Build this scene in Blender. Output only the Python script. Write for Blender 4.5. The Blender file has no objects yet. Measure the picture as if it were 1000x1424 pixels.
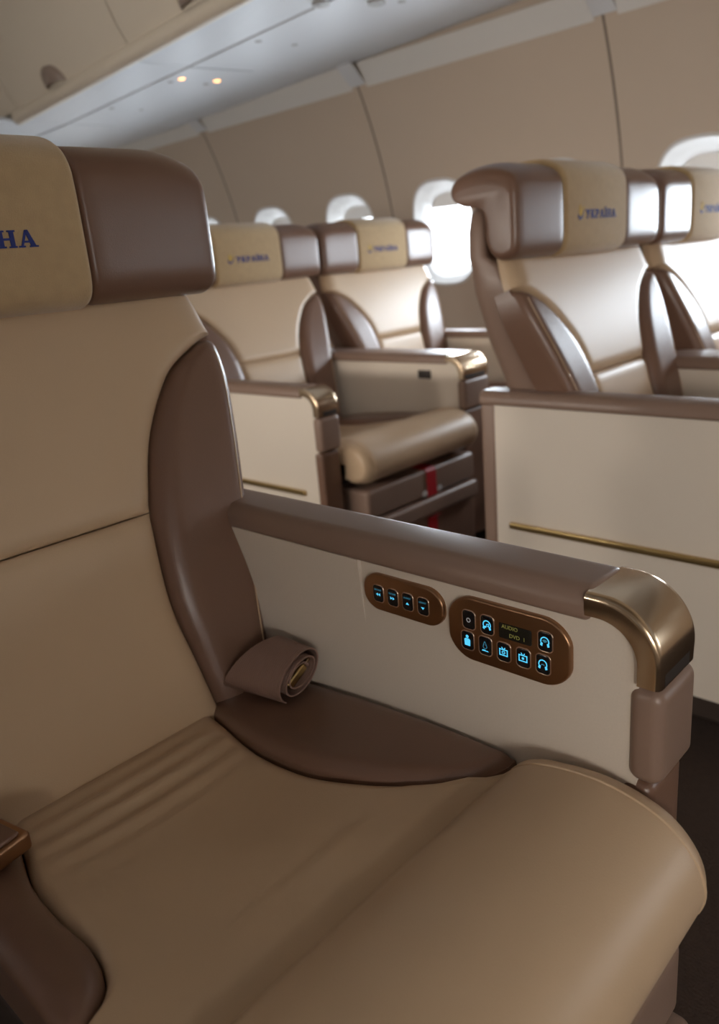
import bpy, math, random
from mathutils import Vector, Matrix
random.seed(7)
R = math.radians
scene = bpy.context.scene
col = scene.collection

# ------------------------------------------------------------------ camera, sky, light, exposure
W_PX, H_PX = 1000, 1424
VP_BACK, VP_SIDE, PP = (-680., 465.), (1590., 265.), (500., 712.)
a = (VP_BACK[0]-PP[0], VP_BACK[1]-PP[1]); b = (VP_SIDE[0]-PP[0], VP_SIDE[1]-PP[1])
F_PX = math.sqrt(-(a[0]*b[0]+a[1]*b[1]))
ax = -Vector((a[0], -a[1], -F_PX)); ay = Vector((b[0], -b[1], -F_PX))
ax.normalize(); ay.normalize(); az = ax.cross(ay)
CAM = Vector((0, 0, .91))
cam_d = bpy.data.cameras.new('camera'); cam = bpy.data.objects.new('camera', cam_d); col.objects.link(cam)
cam.matrix_world = Matrix.Translation(CAM) @ Matrix((ax, ay, az)).to_4x4()
cam_d.sensor_fit = 'VERTICAL'; cam_d.sensor_height = 36; cam_d.lens = F_PX/H_PX*36
cam_d.clip_start = .02; cam_d.clip_end = 200
cam_d.dof.use_dof = True; cam_d.dof.focus_distance = .70; cam_d.dof.aperture_fstop = 5.2
scene.camera = cam

world = bpy.data.worlds.new('daylight'); scene.world = world; world.use_nodes = True
bg = world.node_tree.nodes['Background']; bg.inputs[0].default_value = (.86, .93, 1, 1); bg.inputs[1].default_value = 9.0
vs = scene.view_settings
vs.view_transform = 'Standard'; vs.look = 'None'; vs.gamma = 1; vs.use_curve_mapping = False; vs.exposure = -.25

# cabin section: a round tube, its axis over the aisle
YC, ZC, RC = .96, .75, 1.85
def wall_y(z): return YC+math.sqrt(max(RC*RC-(z-ZC)**2, 0))
X_REAR, X_FRONT = -4.9, 2.85
JOINT = -1.32
WIN_Z, WIN_HZ, WIN_HX = .985, .205, .152
joints = [JOINT+1.06*k for k in range(-3, 4)]
win_x = []
for j in joints: win_x += [j-.795, j-.265]
WIN_POWER_R, WIN_POWER_L = 9.0, 8.0; WIN_FILL_LF = 20.0      # far side, near side rear (half drawn), near side front (unseen, opened as added fill)
def is_open(side, x):          # unseen blinds are drawn to shape the daylight
    return x < -.3 if side > 0 else (-2.8 < x < -.8 or .9 < x < 2.3)
for side, power, tint in ((1, WIN_POWER_R, (.80, .90, 1)), (-1, WIN_POWER_L, (1, .91, .80))):
    for x in win_x:
        if not is_open(side, x): continue
        ld = bpy.data.lights.new('daylight_window', 'AREA'); ld.shape = 'RECTANGLE'
        ld.size, ld.size_y = (.22, .28) if side > 0 or x > 0 else (.22, .15); ld.energy = power if side > 0 or x < 0 else WIN_FILL_LF; ld.color = tint  # near side front panes are boosted as fill for the near row
        lo = bpy.data.objects.new('daylight_window', ld); col.objects.link(lo)
        y = wall_y(WIN_Z)+.13; ld.spread = R(150)
        lo.location = (x, y if side > 0 else 2*YC-y, WIN_Z-.02 if side > 0 or x > 0 else WIN_Z-.075)
        lo.rotation_euler = (R(-72 if side > 0 else 72), 0, 0)
# unseen fill lamps under the aisle ceiling, added to light the cabin from above
for yy, in ((YC-.42,), (YC+.42,)):
    ld = bpy.data.lights.new('ceiling_fill', 'AREA'); ld.shape = 'RECTANGLE'; ld.size, ld.size_y = 6.5, .05
    ld.energy = .35; ld.color = (1, .93, .84)
    lo = bpy.data.objects.new('ceiling_fill', ld); col.objects.link(lo)
    lo.location = (-1, yy, 2.10); lo.rotation_euler = (0, 0, 0)

# ------------------------------------------------------------------ materials
MATS = {}
def mat(name, color, rough=.5, metal=0., bump=None, coat=0., var=0., spec=.5, sheen=0., emit=None, aniso=0., varscale=3.):
    m = bpy.data.materials.new(name); m.use_nodes = True; nt = m.node_tree; p = nt.nodes['Principled BSDF']
    p.inputs['Base Color'].default_value = (*color, 1); p.inputs['Roughness'].default_value = rough
    p.inputs['Metallic'].default_value = metal; p.inputs['Coat Weight'].default_value = coat
    p.inputs['Specular IOR Level'].default_value = spec; p.inputs['Sheen Weight'].default_value = sheen
    if emit:
        p.inputs['Emission Color'].default_value = (*emit[0], 1); p.inputs['Emission Strength'].default_value = emit[1]
    tc = nt.nodes.new('ShaderNodeTexCoord')
    if var:
        n = nt.nodes.new('ShaderNodeTexNoise'); n.inputs['Scale'].default_value = varscale; n.inputs['Detail'].default_value = 5
        nt.links.new(tc.outputs['Object'], n.inputs['Vector'])
        mx = nt.nodes.new('ShaderNodeMix'); mx.data_type = 'RGBA'
        mx.inputs[6].default_value = (*[c*(1-var) for c in color], 1); mx.inputs[7].default_value = (*[min(c*(1+var), 1) for c in color], 1)
        nt.links.new(n.outputs['Fac'], mx.inputs[0]); nt.links.new(mx.outputs[2], p.inputs['Base Color'])
    if bump:
        kind, scale, strength, dist = bump
        if kind == 'grain':
            t = nt.nodes.new('ShaderNodeTexVoronoi'); t.feature = 'DISTANCE_TO_EDGE'; t.inputs['Scale'].default_value = scale; out = t.outputs['Distance']
            nt.links.new(tc.outputs['Object'], t.inputs['Vector'])
        elif kind == 'weave':
            t = nt.nodes.new('ShaderNodeTexNoise'); t.inputs['Scale'].default_value = scale; t.inputs['Detail'].default_value = 2; out = t.outputs['Fac']
            nt.links.new(tc.outputs['Object'], t.inputs['Vector'])
        elif kind == 'brush':
            mp = nt.nodes.new('ShaderNodeMapping'); mp.inputs['Scale'].default_value = aniso
            nt.links.new(tc.outputs['Object'], mp.inputs['Vector'])
            t = nt.nodes.new('ShaderNodeTexNoise'); t.inputs['Scale'].default_value = scale; t.inputs['Detail'].default_value = 3; out = t.outputs['Fac']
            nt.links.new(mp.outputs['Vector'], t.inputs['Vector'])
        elif kind == 'rib':
            t = nt.nodes.new('ShaderNodeTexWave'); t.inputs['Scale'].default_value = scale; t.bands_direction = 'X'; out = t.outputs['Fac']
            nt.links.new(tc.outputs['Object'], t.inputs['Vector'])
        bp = nt.nodes.new('ShaderNodeBump'); bp.inputs['Strength'].default_value = strength; bp.inputs['Distance'].default_value = dist
        nt.links.new(out, bp.inputs['Height']); nt.links.new(bp.outputs['Normal'], p.inputs['Normal'])
    MATS[name] = m; return m

mat('cream_leather', (.56, .40, .258), .37, bump=('grain', 420, .18, .0006), var=.04, spec=.45)
mat('brown_leather', (.180, .099, .066), .31, bump=('grain', 420, .22, .0006), var=.06, spec=.5)
mat('grey_brown_leather', (.245, .16, .12), .38, bump=('grain', 420, .15, .0005), var=.05, spec=.5)
mat('tan_cloth', (.47, .325, .17), .9, bump=('weave', 900, .5, .0012), var=.12, sheen=.3, varscale=60)
mat('embroidery_blue', (.014, .028, .19), .7)
mat('embroidery_yellow', (.70, .46, .05), .7)
mat('laminate', (.68, .595, .50), .55, bump=('weave', 700, .25, .0005), var=.05, varscale=500)
mat('champagne_metal', (.55, .42, .29), .20, metal=1, bump=('brush', 90, .22, .0004), aniso=(1, .02, 1))
mat('bronze', (.36, .205, .115), .33, metal=1, bump=('brush', 60, .08, .0003), aniso=(.03, 1, 1))
mat('rim_highlight', (.80, .60, .45), .28, metal=1)  # button rims: bevel highlight carried by a lighter metal colour
mat('brass', (.50, .36, .16), .3, metal=1)
mat('button_black', (.006, .006, .008), .22)
mat('display_glass', (.012, .012, .010), .12)
mat('backlit_cyan', (.02, .2, .3), .5, emit=((.10, .62, .95), 1.1))
mat('dim_cyan', (.02, .1, .15), .5, emit=((.08, .42, .60), .35))
mat('backlit_white', (.3, .3, .3), .5, emit=((.7, .7, .7), .25))
mat('dim_yellow', (.1, .1, .02), .5, emit=((.45, .42, .10), .28))
mat('webbing', (.255, .155, .12), .42, bump=('rib', 110, .5, .0008), var=.05)
mat('red_strap', (.42, .012, .02), .45)
mat('white_plastic', (.58, .57, .56), .38)
mat('dark_plastic', (.03, .022, .018), .5)
mat('dark_frame', (.055, .038, .03), .5)
mat('wall_laminate', (.47, .385, .305), .55, var=.03, bump=('weave', 300, .1, .0005))
mat('dado', (.46, .36, .27), .6, var=.04)
mat('bin_cream', (.64, .57, .475), .42, var=.02)
mat('psu_white', (.56, .575, .60), .42)
mat('cove_grey', (.60, .585, .56), .5)
mat('joint_dark', (.13, .10, .08), .7)
mat('carpet', (.045, .026, .018), .95, bump=('weave', 250, .8, .004), var=.3, varscale=80)
mat('lamp_amber', (.9, .4, .1), .4, emit=((1.0, .42, .14), 5.0))
mat('nozzle_grey', (.30, .29, .28), .4)
mat('latch_brown', (.26, .20, .17), .45)
mat('shade_white', (.78, .77, .75), .6)
def glass_mat():
    m = bpy.data.materials.new('window_glass'); m.use_nodes = True; nt = m.node_tree
    nt.nodes.remove(nt.nodes['Principled BSDF']); out = nt.nodes['Material Output']
    t = nt.nodes.new('ShaderNodeBsdfTransparent'); g = nt.nodes.new('ShaderNodeBsdfGlossy'); g.inputs['Roughness'].default_value = .03
    mx = nt.nodes.new('ShaderNodeMixShader'); mx.inputs[0].default_value = .06
    nt.links.new(t.outputs[0], mx.inputs[1]); nt.links.new(g.outputs[0], mx.inputs[2]); nt.links.new(mx.outputs[0], out.inputs[0])
    MATS['window_glass'] = m
glass_mat()

# ------------------------------------------------------------------ helpers
CACHE = {}
def mesh(name, verts, faces, mats, smooth=True, mi=None, auto=None):
    me = bpy.data.meshes.new(name); me.from_pydata([tuple(v) for v in verts], [], faces)
    for m in ([mats] if isinstance(mats, str) else mats): me.materials.append(MATS[m])
    if mi: me.polygons.foreach_set('material_index', mi)
    me.polygons.foreach_set('use_smooth', [smooth]*len(me.polygons))
    import bmesh
    bm = bmesh.new(); bm.from_mesh(me); bmesh.ops.recalc_face_normals(bm, faces=bm.faces[:])
    if auto is not None:
        for e in bm.edges:
            if len(e.link_faces) == 2 and e.calc_face_angle(0) > R(auto): e.smooth = False
    bm.to_mesh(me); bm.free(); me.update(); return me
def obj(name, me, parent=None, loc=None):
    o = bpy.data.objects.new(name, me); col.objects.link(o)
    if parent: o.parent = parent
    if loc: o.location = loc
    return o
def tag(o, label=None, cat=None, group=None, kind=None):
    for k, v in (('label', label), ('category', cat), ('group', group), ('kind', kind)):
        if v: o[k] = v
    return o
def empty(name, loc, label=None, cat=None, group=None, kind=None):
    o = bpy.data.objects.new(name, None); col.objects.link(o); o.location = loc; o.empty_display_size = .1
    return tag(o, label, cat, group, kind)
def cached(key, fn):
    if key not in CACHE: CACHE[key] = fn()
    return CACHE[key]
def interp(tab):
    def f(x):
        if x <= tab[0][0]: return tab[0][1]
        for (x0, y0), (x1, y1) in zip(tab, tab[1:]):
            if x <= x1:
                t = (x-x0)/(x1-x0); return y0+(y1-y0)*t
        return tab[-1][1]
    return f
def smooth_tab(tab, n=80):
    # Catmull-Rom through the table, then piecewise linear
    pts = catmull([tab[0]]+list(tab)+[tab[-1]], n//max(len(tab)-1, 1)+1)
    out = []
    for p in pts:
        if not out or p[0] > out[-1][0]+1e-6: out.append(p)
    return interp(out)
def catmull(P, k, closed=False):
    out = []; n = len(P)
    rng = range(n) if closed else range(n-3)
    for i in rng:
        if closed: p0, p1, p2, p3 = P[i-1], P[i], P[(i+1) % n], P[(i+2) % n]
        else: p0, p1, p2, p3 = P[i], P[i+1], P[i+2], P[i+3]
        for j in range(k):
            t = j/k
            out.append(tuple(.5*((2*b_)+(-a_+c_)*t+(2*a_-5*b_+4*c_-d_)*t*t+(-a_+3*b_-3*c_+d_)*t**3) for a_, b_, c_, d_ in zip(p0, p1, p2, p3)))
    if not closed: out.append(tuple(P[-2]))
    return out
def spaced(n):          # parameters 0..1 denser near both ends
    return [.5-.5*math.cos(math.pi*i/n)*(1-.25*abs(math.cos(math.pi*i/n))**3)/(.75) if False else (.5-.5*math.cos(math.pi*i/n)) for i in range(n+1)]
def rnd(d, r):
    if r <= 0: return 0.
    x = min(max(d/r, 0), 1); return 1-math.sqrt(max(1-(1-x)**2, 0))
def pillow(name, P, s0, s1, y0, y1, m, rs=(.02, .02), ry=(.02, .02), puff=.015, depth=.03, nu=30, nv=24, extra=None):
    """padded panel over a surface P(s, y, h): edges roll down by puff, sides go back to -depth"""
    f = lambda q: q if callable(q) else (lambda s: q)
    y0, y1, r0, r1, pf = f(y0), f(y1), f(ry[0]), f(ry[1]), f(puff)
    us, vs_ = spaced(nu), spaced(nv); V = []; Fc = []
    for u in us:
        s = s0+(s1-s0)*u; ya, yb = y0(s), y1(s)
        for v in vs_:
            y = ya+(yb-ya)*v
            e = min(1, rnd(s-s0, rs[0])+rnd(s1-s, rs[1])+rnd(y-ya, r0(s))+rnd(yb-y, r1(s)))
            h = -pf(s)*e+(extra(s, y) if extra else 0)
            V.append(P(s, y, h))
    n = nv+1
    for i in range(nu):
        for j in range(nv): Fc.append((i*n+j, i*n+j+1, (i+1)*n+j+1, (i+1)*n+j))
    ring = [j for j in range(n)]+[i*n+nv for i in range(1, nu+1)]+[nu*n+j for j in range(nv-1, -1, -1)]+[i*n for i in range(nu-1, 0, -1)]
    base = len(V)
    for k in ring:
        i, j = divmod(k, n); s = s0+(s1-s0)*us[i]; ya, yb = y0(s), y1(s); V.append(P(s, ya+(yb-ya)*vs_[j], -depth))
    L = len(ring)
    for k in range(L): Fc.append((ring[k], base+k, base+(k+1) % L, ring[(k+1) % L]))
    c = len(V); sm = (s0+s1)/2; V.append(P(sm, (y0(sm)+y1(sm))/2, -depth))
    for k in range(L): Fc.append((base+k, c, base+(k+1) % L))
    return mesh(name, V, Fc, m, auto=50)
def rounded_box(name, x0, x1, y0, y1, z0, z1, r, m, seg=3, tf=None):
    """box with rounded edges (sphere-swept); tf maps each point"""
    V = []; Fc = []
    r = min(r, (x1-x0)/2-1e-5, (y1-y0)/2-1e-5, (z1-z0)/2-1e-5)
    def axis(a0, a1):
        n = seg
        lo = [(a0+r, -math.cos(math.pi/2*i/n)) for i in range(n+1)]
        # parameter list: (core coordinate, direction tangent -1..1)
        t = [math.tan(-math.pi/4+math.pi/4*i/n) for i in range(n+1)]
        return [(a0+r, q) for q in t]+[(a1-r, -q) for q in reversed(t)]
    ax_ = [axis(x0, x1), axis(y0, y1), axis(z0, z1)]
    idx = {}
    def add(cx, cy, cz, d):
        l = math.sqrt(sum(q*q for q in d)); p = (cx+d[0]/l*r, cy+d[1]/l*r, cz+d[2]/l*r)
        k = tuple(round(q, 6) for q in p)
        if k not in idx: idx[k] = len(V); V.append(tf(p) if tf else p)
        return idx[k]
    for ax0 in range(3):
        a1, a2 = (ax0+1) % 3, (ax0+2) % 3
        for sgn in (-1, 1):
            A, B = ax_[a1], ax_[a2]; lim = (x0, x1, y0, y1, z0, z1)
            g = []
            for (c1, d1) in A:
                row = []
                for (c2, d2) in B:
                    c = [0]*3; d = [0]*3
                    c[ax0] = lim[2*ax0]+r if sgn < 0 else lim[2*ax0+1]-r; d[ax0] = sgn
                    c[a1], d[a1], c[a2], d[a2] = c1, d1, c2, d2
                    row.append(add(*c, d))
                g.append(row)
            for i in range(len(A)-1):
                for j in range(len(B)-1):
                    q = (g[i][j], g[i+1][j], g[i+1][j+1], g[i][j+1])
                    if len(set(q)) == 4: Fc.append(q)
    return mesh(name, V, Fc, m)
def extrude_profile(name, prof, y0, y1, r0, r1, m, seg=4, axis='y', mid=False):
    """closed profile in (x,z) swept along y, ends rounded by r0 / r1"""
    n = len(prof); V = []; Fc = []
    area = sum(prof[i][0]*prof[(i+1) % n][1]-prof[(i+1) % n][0]*prof[i][1] for i in range(n)); sg = 1 if area > 0 else -1
    N = []
    for i in range(n):
        dx, dz = prof[(i+1) % n][0]-prof[i-1][0], prof[(i+1) % n][1]-prof[i-1][1]; l = math.hypot(dx, dz) or 1
        N.append((dz/l*sg, -dx/l*sg))
    st = []
    for k in range(seg+1):
        t = math.pi/2*k/seg; st.append((y0+r0*(1-math.sin(t)) if r0 else y0, r0*(1-math.cos(math.pi/2-t)) if r0 else 0))
    st = [(y0+r0*(1-math.cos(math.pi/2*k/seg)), r0*(1-math.sin(math.pi/2*k/seg))) for k in range(seg+1)] if r0 else [(y0, 0)]
    en = [(y1-r1*(1-math.cos(math.pi/2*k/seg)), r1*(1-math.sin(math.pi/2*k/seg))) for k in range(seg, -1, -1)] if r1 else [(y1, 0)]
    secs = st+[(st[-1][0]+(en[0][0]-st[-1][0])*i/10, 0) for i in range(1, 10)]+en if mid else st+en
    for (y, o) in secs:
        for i in range(n): V.append((prof[i][0]-N[i][0]*o, y, prof[i][1]-N[i][1]*o))
    for k in range(len(secs)-1):
        for i in range(n): Fc.append((k*n+i, k*n+(i+1) % n, (k+1)*n+(i+1) % n, (k+1)*n+i))
    Fc.append(tuple(range(n))); Fc.append(tuple((len(secs)-1)*n+i for i in reversed(range(n))))
    if axis == 'x': V = [(y, x, z) for (x, y, z) in V]
    return mesh(name, V, Fc, m, auto=40)
def prisms(polys, place, t0, t1):
    """list of 2-D polygons -> verts, faces; place(u, v, h)"""
    V = []; Fc = []
    for P in polys:
        n = len(P); b0 = len(V)
        V += [place(u, v, t1) for u, v in P]+[place(u, v, t0) for u, v in P]
        Fc.append(tuple(range(b0, b0+n)))
        for i in range(n): Fc.append((b0+i, b0+n+i, b0+n+(i+1) % n, b0+(i+1) % n))
    return V, Fc
def tube(name, pts, r, m, seg=10, closed_caps=True):
    V = []; Fc = []
    pts = [Vector(p) for p in pts]
    for i, p in enumerate(pts):
        d = (pts[min(i+1, len(pts)-1)]-pts[max(i-1, 0)]).normalized()
        up = Vector((0, 0, 1)) if abs(d.z) < .9 else Vector((1, 0, 0))
        a_ = d.cross(up).normalized(); b_ = a_.cross(d)
        for k in range(seg):
            t = 2*math.pi*k/seg; V.append(p+a_*r*math.cos(t)+b_*r*math.sin(t))
    for i in range(len(pts)-1):
        for k in range(seg): Fc.append((i*seg+k, i*seg+(k+1) % seg, (i+1)*seg+(k+1) % seg, (i+1)*seg+k))
    Fc.append(tuple(range(seg))); Fc.append(tuple((len(pts)-1)*seg+k for k in range(seg)))
    return mesh(name, V, Fc, m, auto=50)
def disc(name, c, n, r, h, m, seg=20):
    c = Vector(c); n = Vector(n).normalized()
    up = Vector((0, 0, 1)) if abs(n.z) < .9 else Vector((1, 0, 0))
    a_ = n.cross(up).normalized(); b_ = n.cross(a_); V = []; Fc = []
    for (rr, hh) in ((r, 0), (r, h*.8), (r*.88, h)):
        for k in range(seg):
            t = 2*math.pi*k/seg; V.append(c+a_*rr*math.cos(t)+b_*rr*math.sin(t)+n*hh)
    for q in range(2):
        for k in range(seg): Fc.append((q*seg+k, q*seg+(k+1) % seg, (q+1)*seg+(k+1) % seg, (q+1)*seg+k))
    Fc.append(tuple(range(seg))); Fc.append(tuple(2*seg+k for k in range(seg)))
    return mesh(name, V, Fc, m, auto=40)
def box(name, x0, x1, y0, y1, z0, z1, m):
    V = [(x, y, z) for x in (x0, x1) for y in (y0, y1) for z in (z0, z1)]
    return mesh(name, V, [(0, 1, 3, 2), (4, 6, 7, 5), (0, 4, 5, 1), (2, 3, 7, 6), (0, 2, 6, 4), (1, 5, 7, 3)], m, smooth=False)
def font_polys(txt, size):
    """triangles of a line of plain text, centred, height = size"""
    cu = bpy.data.curves.new('t', 'FONT'); cu.body = txt; cu.size = size; cu.align_x = 'CENTER'; cu.align_y = 'CENTER'; cu.resolution_u = 3
    o = bpy.data.objects.new('t', cu); col.objects.link(o)
    dg = bpy.context.evaluated_depsgraph_get(); me = o.evaluated_get(dg).to_mesh()
    P = [[(me.vertices[i].co.x, me.vertices[i].co.y) for i in p.vertices] for p in me.polygons]
    o.evaluated_get(dg).to_mesh_clear(); bpy.data.objects.remove(o); bpy.data.curves.remove(cu); return P

# ------------------------------------------------------------------ the cabin shell
def mirror_y(me_fn, flip): return me_fn
def my(y, side): return y if side > 0 else 2*YC-y
tag(obj('floor', box('floor', X_REAR-.1, X_FRONT+.1, YC-1.95, YC+1.95, -.06, 0, 'carpet')), kind='structure')

def skin(name, x0, x1, prof, side, m, thick=.01, nx=1):
    """strip of shell between x0 and x1 following prof [(y,z)], given thickness outwards"""
    n = len(prof); V = []; Fc = []
    nr = []
    for i in range(n):
        dy, dz = prof[min(i+1, n-1)][0]-prof[max(i-1, 0)][0], prof[min(i+1, n-1)][1]-prof[max(i-1, 0)][1]; l = math.hypot(dy, dz)
        nr.append((dz/l, -dy/l))
    for x in (x0, x1):
        for (y, z), q in zip(prof, nr): V.append((x, my(y, side), z))
        for (y, z), q in zip(prof, nr): V.append((x, my(y+q[0]*thick, side), z+q[1]*thick))
    for i in range(n-1):
        Fc += [(i, i+1, 2*n+i+1, 2*n+i), (n+i, 3*n+i, 3*n+i+1, n+i+1), (i, n+i, n+i+1, i+1), (2*n+i, 2*n+i+1, 3*n+i+1, 3*n+i)]
    Fc += [(0, 2*n, 3*n, n), (n-1, 2*n-1, 4*n-1, 3*n-1)]
    return mesh(name, V, Fc, m, auto=35)

def superellipse(hx, hz, n, e):
    out = []
    for k in range(n):
        t = 2*math.pi*k/n; c, s = math.cos(t), math.sin(t)
        out.append((hx*math.copysign(abs(c)**(2/e), c), hz*math.copysign(abs(s)**(2/e), s)))
    return out
NW = 48; HOLE = superellipse(WIN_HX, WIN_HZ, NW, 2.9); PANE = superellipse(.112, .160, NW, 3.0)
Z_DADO, Z_WTOP = .56, 1.68
def wall_panel_mesh(x0, x1, side):
    V = []; Fc = []
    def pt(x, z): return (x, my(wall_y(z), side), z)
    for wx in (x0+.53*.5, x0+.53*1.5):
        zc0, zc1 = Z_DADO, 1.40
        rings = []
        hwx = .53/2-(.004 if True else 0)
        ca, cb = (wx-.265 if wx > x0+.53 else x0+.004), (x1-.004 if wx > x0+.53 else wx+.265)
        for f in (0, .08, .25, .5, .75, 1):
            row = []
            for k in range(NW):
                hx, hz = HOLE[k]
                dx, dz = hx, hz
                # push outwards to the cell rectangle
                tx = ((cb-wx) if dx > 0 else (wx-ca))/abs(dx) if abs(dx) > 1e-6 else 1e9
                tz = ((zc1-WIN_Z) if dz > 0 else (WIN_Z-zc0))/abs(dz) if abs(dz) > 1e-6 else 1e9
                t = min(tx, tz); ex, ez = dx*t, dz*t
                x, z = wx+hx+(ex-hx)*f, WIN_Z+hz+(ez-hz)*f
                row.append(len(V)); V.append(pt(x, z))
            rings.append(row)
        for a_, b_ in zip(rings, rings[1:]):
            for k in range(NW): Fc.append((a_[k], a_[(k+1) % NW], b_[(k+1) % NW], b_[k]))
        # corners of the cell
        for cx, cz in ((ca, zc0), (ca, zc1), (cb, zc0), (cb, zc1)):
            sx = 1 if cx > wx else -1; sz = 1 if cz > WIN_Z else -1
            best = [k for k in range(NW) if HOLE[k][0]*sx > 0 and HOLE[k][1]*sz > 0]
            # find consecutive ring pair that straddles the corner
            for k in range(NW):
                p, q = V[rings[-1][k]], V[rings[-1][(k+1) % NW]]
                onx = lambda w: abs(w[0]-cx) < 1e-5
                onz = lambda w: abs(w[2]-cz) < 1e-5
                if (onx(p) and onz(q) and not onz(p) and not onx(q)) or (onz(p) and onx(q) and not onx(p) and not onz(q)):
                    c = len(V); V.append(pt(cx, cz)); Fc.append((rings[-1][k], rings[-1][(k+1) % NW], c))
    # upper part
    zs = [1.40+(Z_WTOP-1.40)*i/6 for i in range(7)]
    b0 = len(V)
    for z in zs: V += [pt(x0+.004, z), pt(x1-.004, z)]
    for i in range(6): Fc.append((b0+2*i, b0+2*i+1, b0+2*i+3, b0+2*i+2))
    me = mesh('wall_panel', V, Fc, 'wall_laminate')
    return me
def reveal_mesh(side):
    """funnel from the wall opening to the smaller pane, origin at the window centre"""
    V = []; Fc = []
    steps = [(0, 0, 1.045), (0, -.004, 1.02), (.0, -.004, 1.0), (.12, .004, 1), (.5, .018, 1), (.85, .034, 1), (1, .05, 1), (1, .075, 1)]
    for f, d, sc in steps:
        for k in range(NW):
            x = (HOLE[k][0]*(1-f)+PANE[k][0]*f)*sc; z = (HOLE[k][1]*(1-f)+PANE[k][1]*f)*sc
            y = wall_y(WIN_Z+z)*(1-f*.7)+wall_y(WIN_Z)*f*.7+d
            V.append((x, (y-wall_y(WIN_Z))*side, z))
    for i in range(len(steps)-1):
        for k in range(NW): Fc.append((i*NW+k, i*NW+(k+1) % NW, (i+1)*NW+(k+1) % NW, (i+1)*NW+k))
    return mesh('reveal', V, Fc, 'white_plastic')
def flat_mesh(name, outline, y0, y1, m):
    n = len(outline); V = [(x, y0, z) for x, z in outline]+[(x, y1, z) for x, z in outline]
    Fc = [tuple(range(n)), tuple(range(2*n-1, n-1, -1))]+[(i, (i+1) % n, n+(i+1) % n, n+i) for i in range(n)]
    return mesh(name, V, Fc, m, smooth=False)
wn = 0
for side, nm in ((1, 'right'), (-1, 'left')):
    w = empty('wall_'+nm, (0, 0, 0), kind='structure')
    zs = [i*(Z_DADO)/8 for i in range(9)]
    obj('dado_panel', skin('dado_panel', X_REAR, X_FRONT, [(wall_y(z), z) for z in zs], side, 'dado'), w)
    obj('outer_lining', skin('outer_lining', X_REAR, X_FRONT, [(wall_y(z)+.012, z) for z in [1.22+i*.05 for i in range(11)]], side, 'joint_dark', .01), w)
    for j in joints:
        obj('wall_panel', wall_panel_mesh(j-1.06, j, side), w)
        # joint strip between panels
        obj('joint_strip', skin('joint_strip', j-.007, j+.007, [(wall_y(z)+.002, z) for z in [Z_DADO+i*(Z_WTOP-Z_DADO)/14 for i in range(15)]], side, 'joint_dark', .006), w)
        # cove strip above the panels
        obj('cove_strip', skin('cove_strip', j-1.06+.05, j-.03, [(wall_y(1.565)-.004, 1.565), (wall_y(1.60)-.012, 1.60), (wall_y(1.64)-.02, 1.645)], side, 'cove_grey', .004), w)
        obj('joint_bracket', skin('joint_bracket', j-.03, j+.05, [(wall_y(1.575)-.006, 1.575), (wall_y(1.60)-.028, 1.60), (wall_y(1.64)-.055, 1.645)], side, 'psu_white', .004), w)
    for x in win_x:
        wn += 1
        y = wall_y(WIN_Z)
        wo = empty('window_%d' % wn, (x, my(y, side), WIN_Z), kind='structure')
        obj('window_frame', cached(('reveal', side), lambda: reveal_mesh(side)), wo)
        obj('pane', cached(('pane', side), lambda: flat_mesh('pane', PANE, side*.062, side*.066, 'window_glass')), wo)
        top = [(px, pz) for px, pz in PANE if pz >= .118]
        zb_ = .105 if side > 0 or x > 0 else 0.  # near side rear blinds are unseen, lowered to keep light off the cushion
        def shade():
            o = sorted([p for p in PANE if p[1] > zb_], key=lambda p: p[0])
            return flat_mesh('shade', [(o[0][0], zb_)]+o+[(o[-1][0], zb_)], side*.052, side*.058, 'shade_white')
        if is_open(side, x): obj('window_shade', cached(('shade', side, zb_), shade), wo)
        else: obj('window_shade', cached(('drawn', side), lambda: flat_mesh('shade', PANE, side*.052, side*.058, 'shade_white')), wo)  # fully drawn blinds are unseen, added to hold back daylight
    # outside skin that closes the shell above and below the windows
# bulkheads
for nm, x in (('rear', X_REAR), ('front', X_FRONT)):
    tag(obj('wall_'+nm, box('wall_'+nm, x-.05 if nm == 'rear' else x, x if nm == 'rear' else x+.05, YC-2.0, YC+2.0, -.06, 2.72, 'wall_laminate')), kind='structure')
# ceiling over the aisle
cz = [(YC-.55+1.1*i/12, 2.16+.05*math.sin(math.pi*i/12)) for i in range(13)]
ce = empty('ceiling', (0, 0, 0), kind='structure')
V = []
obj('ceiling_panel', skin('ceiling_panel', X_REAR, X_FRONT, list(reversed(cz)), 1, 'bin_cream', .02), ce)
hull = [(YC+1.93*math.cos(R(t)), ZC+1.93*math.sin(R(t))) for t in range(18, 163, 4)]
obj('upper_lining', skin('upper_lining', X_REAR-.05, X_FRONT+.05, hull, 1, 'joint_dark', .03), ce)
for side in (1, -1):
    obj('lower_lining', skin('lower_lining', X_REAR-.05, X_FRONT+.05, [(YC+1.90, -.02), (YC+1.93, .30), (YC+1.93, .60)], side, 'joint_dark', .03), ce)

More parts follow.
